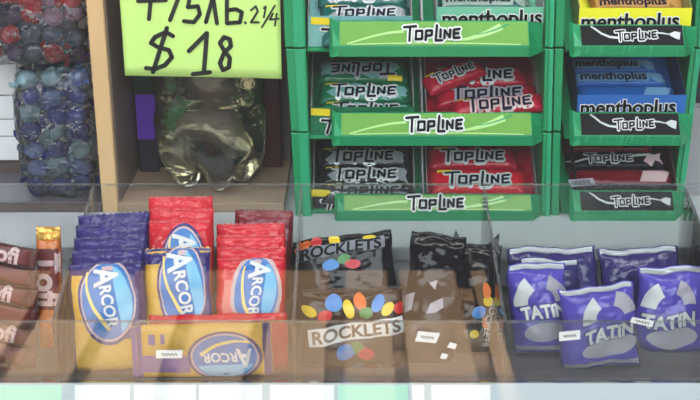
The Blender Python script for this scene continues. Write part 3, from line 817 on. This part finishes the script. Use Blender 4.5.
for px in (-190, 55, 294, 504, 735):
    x = atY(px, 350, YF).x
    prism('divider', [Vector((x-.001, YF+.0013, ZF+.0026))-OX, Vector((x-.001, YB-.0013, ZF+.0026))-OX, Vector((x-.001, YB-.0013, zt_b-.002))-OX, Vector((x-.001, YF+.0013, zt_f-.001))-OX], (.002, 0, 0), acryl, org)
    prism('divider_edge', [Vector((x-.001, YF+.0013, zt_f-.0010))-OX, Vector((x-.001, YB-.0013, zt_b-.0020))-OX, Vector((x-.001, YB-.0013, zt_b-.0012))-OX, Vector((x-.001, YF+.0013, zt_f-.0002))-OX], (.002, 0, 0), acrylE, org)

# ------------------------------------------------------------------ packs in the organizer
def arcor_print(s, o, body, w, h, oc=(0, -.02), ro=(.36, .34), rot=-math.pi/2, frame=purple, ends=True, txt=True, orot=0):
    D = lambda nm, vf, m, lay=1: s.decal(nm, vf, m, o, lay, .005)
    L = max(w, h)
    cx, cy = oc[0]*w, oc[1]*h
    rx, ry = ro[0]*w, ro[1]*h
    D('oval_border', xf(ellipse2d(rx*1.13, ry*1.1), cx, cy, orot), frame, 2)
    D('oval_rim', xf(ellipse2d(rx*1.03, ry*1.02), cx, cy, orot), pinkW, 3)
    D('oval', xf(ellipse2d(rx*.97, ry*.96), cx, cy, orot), blueO, 4)
    lng = max(rx, ry); sht = min(rx, ry)
    # lighter sky in one half and the pale gold swoosh, laid along the word
    c, sn = math.cos(rot), math.sin(rot)
    def along(pts): return [(cx+c*x-sn*y, cy+sn*x+c*y) for x, y in pts]
    arc = [(lng*.9*math.cos(t), sht*.9*math.sin(t)) for t in [math.pi*.12+math.pi*.76*i/12 for i in range(13)]]
    D('oval_sky', poly2d(along(arc)), cyanO, 5)
    sw = [(-.78*lng+1.5*lng*i/12, -.62*sht+.5*sht*(i/12)**2.2-.12*sht*math.sin(i/12*3.1)) for i in range(13)]
    D('swoosh', band2d(along(sw), .0012, .16*sht), goldL, 5)
    if txt: 
        tv, tf = text_norm('RCOR', .03, base=.014); av, af = text_norm('A', .03, base=.012)
        D('lettering', xf((tv, tf), cx+c*.15*lng, cy+sn*.15*lng, rot, lng*1.04, lng*1.04*1.05), white, 6)
        D('lettering', xf((av, af), cx-c*.60*lng-sn*(.06*sht), cy-sn*.60*lng+c*(.06*sht), rot, lng*.46, lng*.46*1.25), white, 6)
def arcor(bl, br, tr, tl, Y0, lean, body, label, T=.0088, deco=True, oc=(0, -.02), ro=(.36, .34), rot=-math.pi/2, crimp='v', bands=(), frame=purple, yaw=0, seed=None, grp=None):
    mid = ((bl[0]+br[0])/2, (bl[1]+br[1])/2)
    ctr, n, M, w, h = frame_from_quad(bl, br, tr, tl, atY(*mid, Y0), lean, yaw)
    o = pack_root('chocolate_pack', ctr-n*T/2, M, label, 'chocolate', grp)
    s = Surf(w, h, T, crimp, .08, .0009, seed if seed is not None else random.random()*9, warp=.0014)
    s.mesh('wrapper', body, o)
    for (x0, x1, y0, y1, m) in bands:
        vf = rect2d((x1-x0)*w, (y1-y0)*h, 8, 8)
        s.decal('colour_panel', xf(vf, (x0+x1)/2*w, (y0+y1)/2*h), m, o, 1, .003)
    if deco: arcor_print(s, o, body, w, h, oc, ro, rot, frame)
    # crimp teeth at the sealed end
    if crimp == 'v':
        for e in (-1, 1):
            pts = [(-w/2+w*i/24, e*h/2+(.0009 if i % 2 else -.0003)*e) for i in range(25)]
            s2 = [(x, y, .0006) for x, y in pts]+[(x, e*h/2*.985, .0006) for x, _ in pts]
            mesh_obj('crimped_edge', s2, [(i, i+1, 26+i, 25+i) for i in range(24)], body, o)
    return o
LA = R(22)
def sh(q, dx, dy): return [(x+dx, y+dy) for x, y in q]
# left stack: purple tops, gold bodies
qA = [(74, 376), (137, 372), (148, 262), (67, 266)]
YA = -.186
arcor(*qA, YA, LA, purple, 'purple and gold chocolate pack standing in front of the left stack', oc=(.04, .16), ro=(.37, .37),
      bands=[(-.46, -.10, -.47, .40, gold), (-.10, .36, -.47, -.20, gold)], rot=-math.pi/2+R(6))
nm4 = ['second', 'third', 'fourth', 'rearmost']
for i, dy in enumerate((-14, -27, -40, -50)):
    arcor(*sh(qA, 2+2*i, dy), YA+.0125*(i+1), LA, purple, nm4[i]+' purple chocolate pack from the front in the left stack', deco=(i == 0), bands=[(-.46, .3, -.4, .25, gold)])
# middle stack: red behind, purple-gold front
qM = [(148, 345), (209, 344), (213, 247), (142, 250)]
arcor(*qM, -.168, LA, gold, 'gold chocolate pack with purple top between the red packs', oc=(.08, .10), ro=(.34, .44),
      bands=[(-.5, .5, .34, .5, purple), (.34, .5, -.5, .36, purple)], rot=-math.pi/2+R(8))
qR = [(150, 330), (210, 330), (213, 220), (146, 222)]
arcor(*qR, -.150, LA, redM, 'red chocolate pack right behind the gold pack, its blue oval peeking out', oc=(.06, .08), ro=(.33, .36))
arcor(*sh(qR, 1, -12), -.137, LA, redM, 'red chocolate pack, second behind the gold pack', deco=False)
arcor(*sh(qR, 1, -24), -.124, LA, redM, 'red chocolate pack standing tallest behind the gold pack', deco=False)
# right stack: red
qS = [(220, 345), (284, 345), (286, 258), (213, 260)]
arcor(*qS, -.166, LA, redM, 'red chocolate pack with blue oval at the front of the right red stack', oc=(.08, .12), ro=(.33, .42), bands=[(-.40, .42, -.5, .26, mat('glare_salmon', srgb(232, 130, 120), .35))], rot=-math.pi/2-R(6), frame=pinkW)  # salmon panel paints the glare on the pack's lower body
for i, dy in enumerate((-11, -23, -35)):
    arcor(*sh(qS, 0, dy), -.166+.013*(i+1), LA, redM, ['second', 'third', 'fourth'][i]+' red chocolate pack from the front in the right red stack', deco=False)
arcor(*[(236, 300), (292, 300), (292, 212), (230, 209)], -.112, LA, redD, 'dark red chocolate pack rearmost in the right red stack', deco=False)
# two lying packs at the front
arcor(*[(150, 375), (287, 373), (288, 315), (148, 318)], -.183, R(8), redM, 'red chocolate pack lying lengthwise behind the front gold pack', deco=False, crimp='u', T=.010)
arcor(*[(128, 380), (272, 377), (272, 325), (133, 328)], -.197, R(8), gold, 'gold chocolate pack lying upside down against the front pane', crimp='u', T=.008,
      oc=(.17, -.10), ro=(.235, .44), rot=math.pi, bands=[(-.37, -.32, .14, .34, violetL), (-.28, -.25, .16, .34, violetL), (-.5, -.42, -.5, .5, violetL), (.44, .5, -.5, .5, purple), (-.42, -.08, -.38, -.06, violetL)])

# Tofi bars
def bar(bl, br, tr, tl, Y0, lean, label, body=brownF, txt='Tofi', rot=0, ends=True, T=.010, crimp='u', tw=.5, tx=0):
    mid = ((bl[0]+br[0])/2, (bl[1]+br[1])/2)
    ctr, n, M, w, h = frame_from_quad(bl, br, tr, tl, atY(*mid, Y0), lean)
    o = pack_root('toffee_bar', ctr-n*T/2, M, label, 'candy bar')
    s = Surf(w, h, T, crimp, .10, .0007, random.random()*9)
    s.mesh('wrapper', body, o, 18, 18)
    L = max(w, h)
    if crimp == 'v':
        s.decal('colour_panel', xf(rect2d(w*.9, h*.50, 6, 10), 0, h*.08), maroon, o, 1)
        s.decal('lettering', xf(text_norm(txt, .035), 0, h*.08, rot, L*tw, L*tw*1.05), pinkW, o, 2)
        s.decal('foil_end', xf(rect2d(w*.96, h*.09, 8, 3), 0, h*.45), mat('foil_gold', srgb(240, 190, 90), .2, .2, 90, bump=.8, bscale=140, metal=.5), o, 1, .003)
    else:
        s.decal('colour_panel', xf(rect2d(w*.5, h*.7, 10, 6), w*tx, 0), maroon, o, 1)
        if txt: s.decal('lettering', xf(text_norm(txt, .035), w*tx, 0, rot, L*tw, L*tw), pinkW, o, 2)
    return o
bar((38, 350), (57, 350), (63, 228), (33, 228), -.170, R(14), 'orange toffee bar standing upright beside the clear divider', orangeF, rot=-math.pi/2, crimp='v', tw=.42, T=.012)
names = ['topmost', 'second from the top', 'third from the top', 'fourth from the top', 'fifth from the top', 'sixth from the top', 'lowest']
for i in range(7):
    y = 246+i*19; xo = -5+i*0.5
    bar((-75+xo, y-2), (40+xo-i*.5, y+24+i), (40+xo-i*.5, y+5+i), (-75+xo, y-21), -.172-.0015*i, R(20), 'brown toffee bar lying in the left bin, '+names[i], brownF if i % 2 == 0 else mat('film_cocoa', srgb(84, 40, 40), .28, .15, 50, bump=.6, bscale=110, spec=.6), txt='Tofi' if i in (0, 2, 4) else '', tw=.30, tx=.20-.03*(i % 3), T=.009)

# Rocklets bags
CANDY = {k: mat('lentil_'+k, srgb(*v), .3, .05) for k, v in dict(yellow=(238, 206, 40), red=(206, 40, 50), blue=(60, 140, 216), orange=(232, 110, 40), green=(70, 140, 70)).items()}
def bagpack(name, cat, bl, br, tr, tl, Y0, lean, T, film, label, wr=.002, cw=.08, yaw=0, fr=38):
    mid = ((bl[0]+br[0])/2, (bl[1]+br[1])/2)
    p0 = atY(*mid, Y0)
    ctr, n, M, w, h = frame_from_quad(bl, br, tr, tl, p0, lean, yaw)
    o = pack_root(name, ctr-n*T/2, M, label, cat)
    s = Surf(w, h, T, 'v', cw, wr, random.random()*9, fr, 3, 4, warp=.003)
    s.mesh('film', film, o, 30, 34)
    Mi = o.matrix_world.inverted()
    bpy.context.view_layer.update()
    Mi = (Matrix.Translation(ctr-n*T/2) @ M).inverted()
    def uv(px, py):
        p = Mi @ hit(px, py, ctr, n); return (p.x, p.y)
    return o, s, uv, w, h
def lentils(o, s, uv, lst):
    for (px, py, rx, ry, rot, c) in lst:
        a = uv(px, py); k = .00068
        s.decal('printed_lentil', xf(ellipse2d(rx*k, ry*k, 18, 3), a[0], a[1], R(rot)), CANDY[c], o, 2)
def banner(o, s, uv, p, q, hpx, txtm, bm_, txt='ROCKLETS'):
    a = Vector(uv(*p)); b = Vector(uv(*q)); d = b-a; L = d.length; r = math.atan2(d.y, d.x); c = (a+b)/2; k = .00068*hpx
    s.decal('banner', xf(rect2d(L*1.08, k, 14, 3), c.x, c.y, r), bm_, o, 3)
    s.decal('lettering', xf(text_norm(txt, .03), c.x, c.y, r, L*.98, L*.98*.95), txtm, o, 4)
brt = mat('print_bronze', srgb(96, 74, 48), .35, .3, 90)
o, s, uv, w, h = bagpack('candy_bag', 'candy bag', (297, 330), (402, 322), (388, 226), (297, 244), -.120, R(25), .016, blackBag, 'black bag of candy-coated chocolates leaning at the back of its bin')
banner(o, s, uv, (303, 256), (380, 241), 13, black, mat('print_grey_dull', srgb(120, 124, 134), .4))
lentils(o, s, uv, [(303, 247, 9, 5, 20, 'orange'), (334, 240, 6, 7, 10, 'yellow'), (316, 243, 6, 6, 0, 'red'), (333, 266, 9, 6, 0, 'blue'), (346, 259, 7, 5, 20, 'green'), (354, 264, 8, 5, -10, 'red'), (368, 237, 7, 4, 0, 'yellow')])
o, s, uv, w, h = bagpack('candy_bag', 'candy bag', (412, 376), (470, 377), (452, 238), (398, 228), -.176, R(22), .016, blackBag, 'plain black candy bag between the two lettered bags', .003)
for q in ([(430, 303), (442, 297), (443, 306), (436, 312), (426, 313)], [(428, 282), (436, 279), (434, 289)], [(404, 296), (414, 292), (412, 310), (406, 314)]):
    s.decal('foil_patch', poly2d([uv(*p) for p in q]), tatG, o, 2)
o, s, uv, w, h = bagpack('candy_bag', 'candy bag', (462, 378), (502, 377), (499, 246), (449, 244), -.166, R(22), .018, blackBag, 'black candy bag with pointed corners beside the violet bags', .003)
for (a, b, c) in (((449, 250), (468, 250), (457, 230)), ((482, 252), (500, 256), (501, 233))):
    p = [Vector((*uv(*x), .0006)) for x in (a, b, c)]; prism('corner_tip', p, (0, 0, -.0015), blackBag, o)
lentils(o, s, uv, [(485, 290, 4, 8, 5, 'orange'), (487, 300, 5, 5, 0, 'yellow'), (479, 311, 7, 6, 20, 'blue'), (475, 333, 5, 4, 30, 'yellow'), (487, 322, 3, 6, 0, 'orange')])
a = Vector(uv(493, 300)); b = Vector(uv(486, 345)); dd = b-a
s.decal('lettering', xf(text_norm('ROCKLETS', .01), *((a+b)/2), math.atan2(dd.y, dd.x), dd.length), offw, o, 4)
s.decal('seam_stripe', band2d([uv(492, 250), uv(494, 275), uv(493, 310), uv(486, 345)], .0006, .0012), tatG, o, 3)  # thin grey stripe along the seam
o, s, uv, w, h = bagpack('candy_bag', 'candy bag', (303, 378), (406, 374), (400, 286), (300, 292), -.182, R(18), .014, blackBag, 'black bag of candy-coated chocolates with white banner at the front pane', .0022)
banner(o, s, uv, (312, 339), (399, 325), 17, brt, white)
lentils(o, s, uv, [(309, 312, 8, 5, -35, 'yellow'), (324, 317, 7, 6, 20, 'red'), (333, 304, 8, 9, 0, 'blue'), (347, 310, 5, 10, 10, 'yellow'), (358, 301, 6, 9, 10, 'orange'), (364, 312, 7, 6, 30, 'green'),
                   (376, 303, 6, 9, -25, 'blue'), (386, 309, 8, 5, 45, 'yellow'), (399, 308, 7, 6, 0, 'red'), (346, 354, 9, 8, 0, 'blue'), (358, 349, 6, 6, 30, 'green'), (367, 355, 9, 6, -20, 'red'),
                   (361, 371, 6, 5, 0, 'blue'), (376, 372, 6, 5, 0, 'orange')])

# Tatin bags
def tatin(bl, br, tr, tl, Y0, lean, label, face=None, word=None, cake=None, yaw=0, film=tatF, T=.020, tilt=0):
    o, s, uv, w, h = bagpack('pastry_bag', 'pastry bag', bl, br, tr, tl, Y0, lean, T, film, label, .0026, .10, yaw, 42)
    ftop = clear_top
    if face:
        cx, cy, rx, ry = face; a = uv(cx, cy); k = .00066
        # pale half-moon behind the brand word (the printed figure is left out)
        for t0, t1 in ((.02, .36), (.64, .99)):
            arc = [math.pi*(t0+(t1-t0)*i/10) for i in range(11)]
            half = [(rx*k*math.cos(t), ry*k*math.sin(t)) for t in arc]+[(rx*k*.50*math.cos(t), ry*k*.52*math.sin(t)) for t in arc[::-1]]
            s.decal('pale_half_moon', xf(poly2d(half), a[0], a[1], R(tilt)), offw if t0 > .5 else tatG, o, 2, .0035)
    if word:
        a = Vector(uv(*word[0])); b = Vector(uv(*word[1])); d = b-a; r = math.atan2(d.y, d.x); c = (a+b)/2
        s.decal('lettering', xf(text_norm('TATíN', .075, base=.04), c.x, c.y, r, d.length*1.06, d.length*1.06*1.1), purple, o, 4, .0035)
        s.decal('lettering', xf(text_norm('TATíN', .04, base=.04), c.x, c.y, r, d.length*1.02, d.length*1.02*1.1), offw, o, 6, .0035)
    if cake:
        a = uv(cake[0], cake[1]); k = .00066
        s.decal('pastry_picture', xf(ellipse2d(cake[2]*k, cake[3]*k, 22, 3), a[0], a[1], R(tilt)), tatG, o, 2)
    # sealed clear top fin with ribs
    s.decal('sealed_fin', xf(rect2d(w*.94, h*.05, 20, 2), 0, h*.465), silver, o, 1)
    s.decal('sealed_fin', xf(rect2d(w*.97, h*.13, 20, 3), 0, -h*.43), tatG, o, 1)
    return o
clear_top = None
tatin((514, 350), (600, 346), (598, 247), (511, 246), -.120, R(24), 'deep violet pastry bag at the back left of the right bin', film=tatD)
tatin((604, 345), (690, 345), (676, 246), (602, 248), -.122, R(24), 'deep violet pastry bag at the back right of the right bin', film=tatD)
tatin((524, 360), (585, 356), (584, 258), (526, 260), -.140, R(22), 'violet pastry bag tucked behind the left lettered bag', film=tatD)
tatin((516, 362), (572, 356), (566, 264), (510, 266), -.168, R(18), 'violet pastry bag with silver lettering at the left of the right bin', (543, 304, 28, 30), ((522, 315), (566, 307)), (545, 332, 22, 10), tilt=6)
tatin((644, 370), (712, 366), (708, 268), (638, 268), -.160, R(18), 'violet pastry bag with silver lettering cut off by the right edge', (669, 308, 28, 30), ((645, 321), (694, 320)), (672, 338, 26, 11))
tatin((561, 376), (641, 372), (636, 284), (566, 292), -.186, R(15), 'violet pastry bag with silver lettering foremost in the right bin', (610, 320, 29, 28), ((587, 338), (634, 328)), (612, 347, 28, 10), tilt=8)

# ------------------------------------------------------------------ price stickers on the front pane, papers and white reflection stand-ins on the rail
def sticker(q, label, squig=True):
    Y = YF-.0016
    P = [atY(*c, Y) for c in q]; c = sum(P, Vector())/4
    o = empty('price_sticker', c); tag(o, label, 'sticker')
    prism('sticker_sheet', [p-c for p in P], (0, -.0004, 0), paper, o)
    if squig:
        A = P[0].lerp(P[3], .5); B = P[1].lerp(P[2], .5)
        pts = []
        for i in range(15):
            p = A.lerp(B, .2+.6*i/14); pts.append((p.x-c.x, p.z-c.z+.0011*math.sin(i*2.1)))
        vs, fs = strokes2d([pts], .0004)
        mesh_obj('handwriting', [(x, -.0006, z) for x, z in vs], fs, greyF, o)
sticker([(156, 358), (182, 358), (183, 350), (156, 350)], 'white price sticker in front of the upside-down gold pack')
sticker([(415, 341), (436, 343), (440, 333), (418, 331)], 'white price sticker in front of the plain black candy bag')
sticker([(559, 341), (580, 339), (580, 330), (559, 332)], 'white price sticker between two violet pastry bags on the left')
sticker([(630, 322), (652, 327), (654, 321), (632, 317)], 'white price sticker between two violet pastry bags on the right')
sticker([(447, 347), (455, 349), (457, 344), (450, 342)], 'tiny white patch on the front pane, right of two', False)  # small white patches on the pane, without writing
sticker([(440, 358), (446, 359), (448, 354), (442, 353)], 'tiny white patch on the front pane, left of two', False)
def paper_reflection_card(px0, px1, m, label):  # white slips stand in for bright strips mirrored by the glass
    d = (RB-RA); L = d.length; d.normalize(); n = Vector((0, d.z, -d.y)); n = n if n.y < 0 else -n
    a = hit(px0, 388, RA, n).x; b = hit(px1, 388, RA, n).x; w = (b-a)/2
    o = empty('paper_reflection_slip', Vector(((a+b)/2, 0, 0))+RA); tag(o, label, 'paper')
    vs = []
    for j in range(2):
        for i in range(9):
            vs.append(Vector((-w+2*w*i/8+.001*j, 0, 0))+d*(.0012 if j == 0 else L*.8)+n*(.0006+.0003*math.sin(i*1.3)))
    p = mesh_obj('sheet', vs, [(i, i+1, 10+i, 9+i) for i in range(8)], m, o); md = p.modifiers.new('solid', 'SOLIDIFY'); md.thickness = .0003; md.offset = 0
for a, b, m, l in [(-30, 62, mintP, 'mint paper slip at the left end of the counter'), (75, 130, paper, 'white slip standing in for a reflection under the left gold pack'), (134, 196, paper, 'white slip standing in for a reflection left of the gold pack oval'),
                   (199, 262, paper, 'white slip standing in for a reflection below the gold pack oval'), (270, 334, paper, 'white slip standing in for a reflection left of the mint one under the lettered black bag'), (338, 408, mintP, 'mint paper slip under the lettered black bag'),
                   (412, 424, paper, 'narrow white slip standing in for a reflection right of the mint one'), (431, 490, paper, 'white slip standing in for a reflection under the plain black bag')]:
    paper_reflection_card(a, b, m, l)
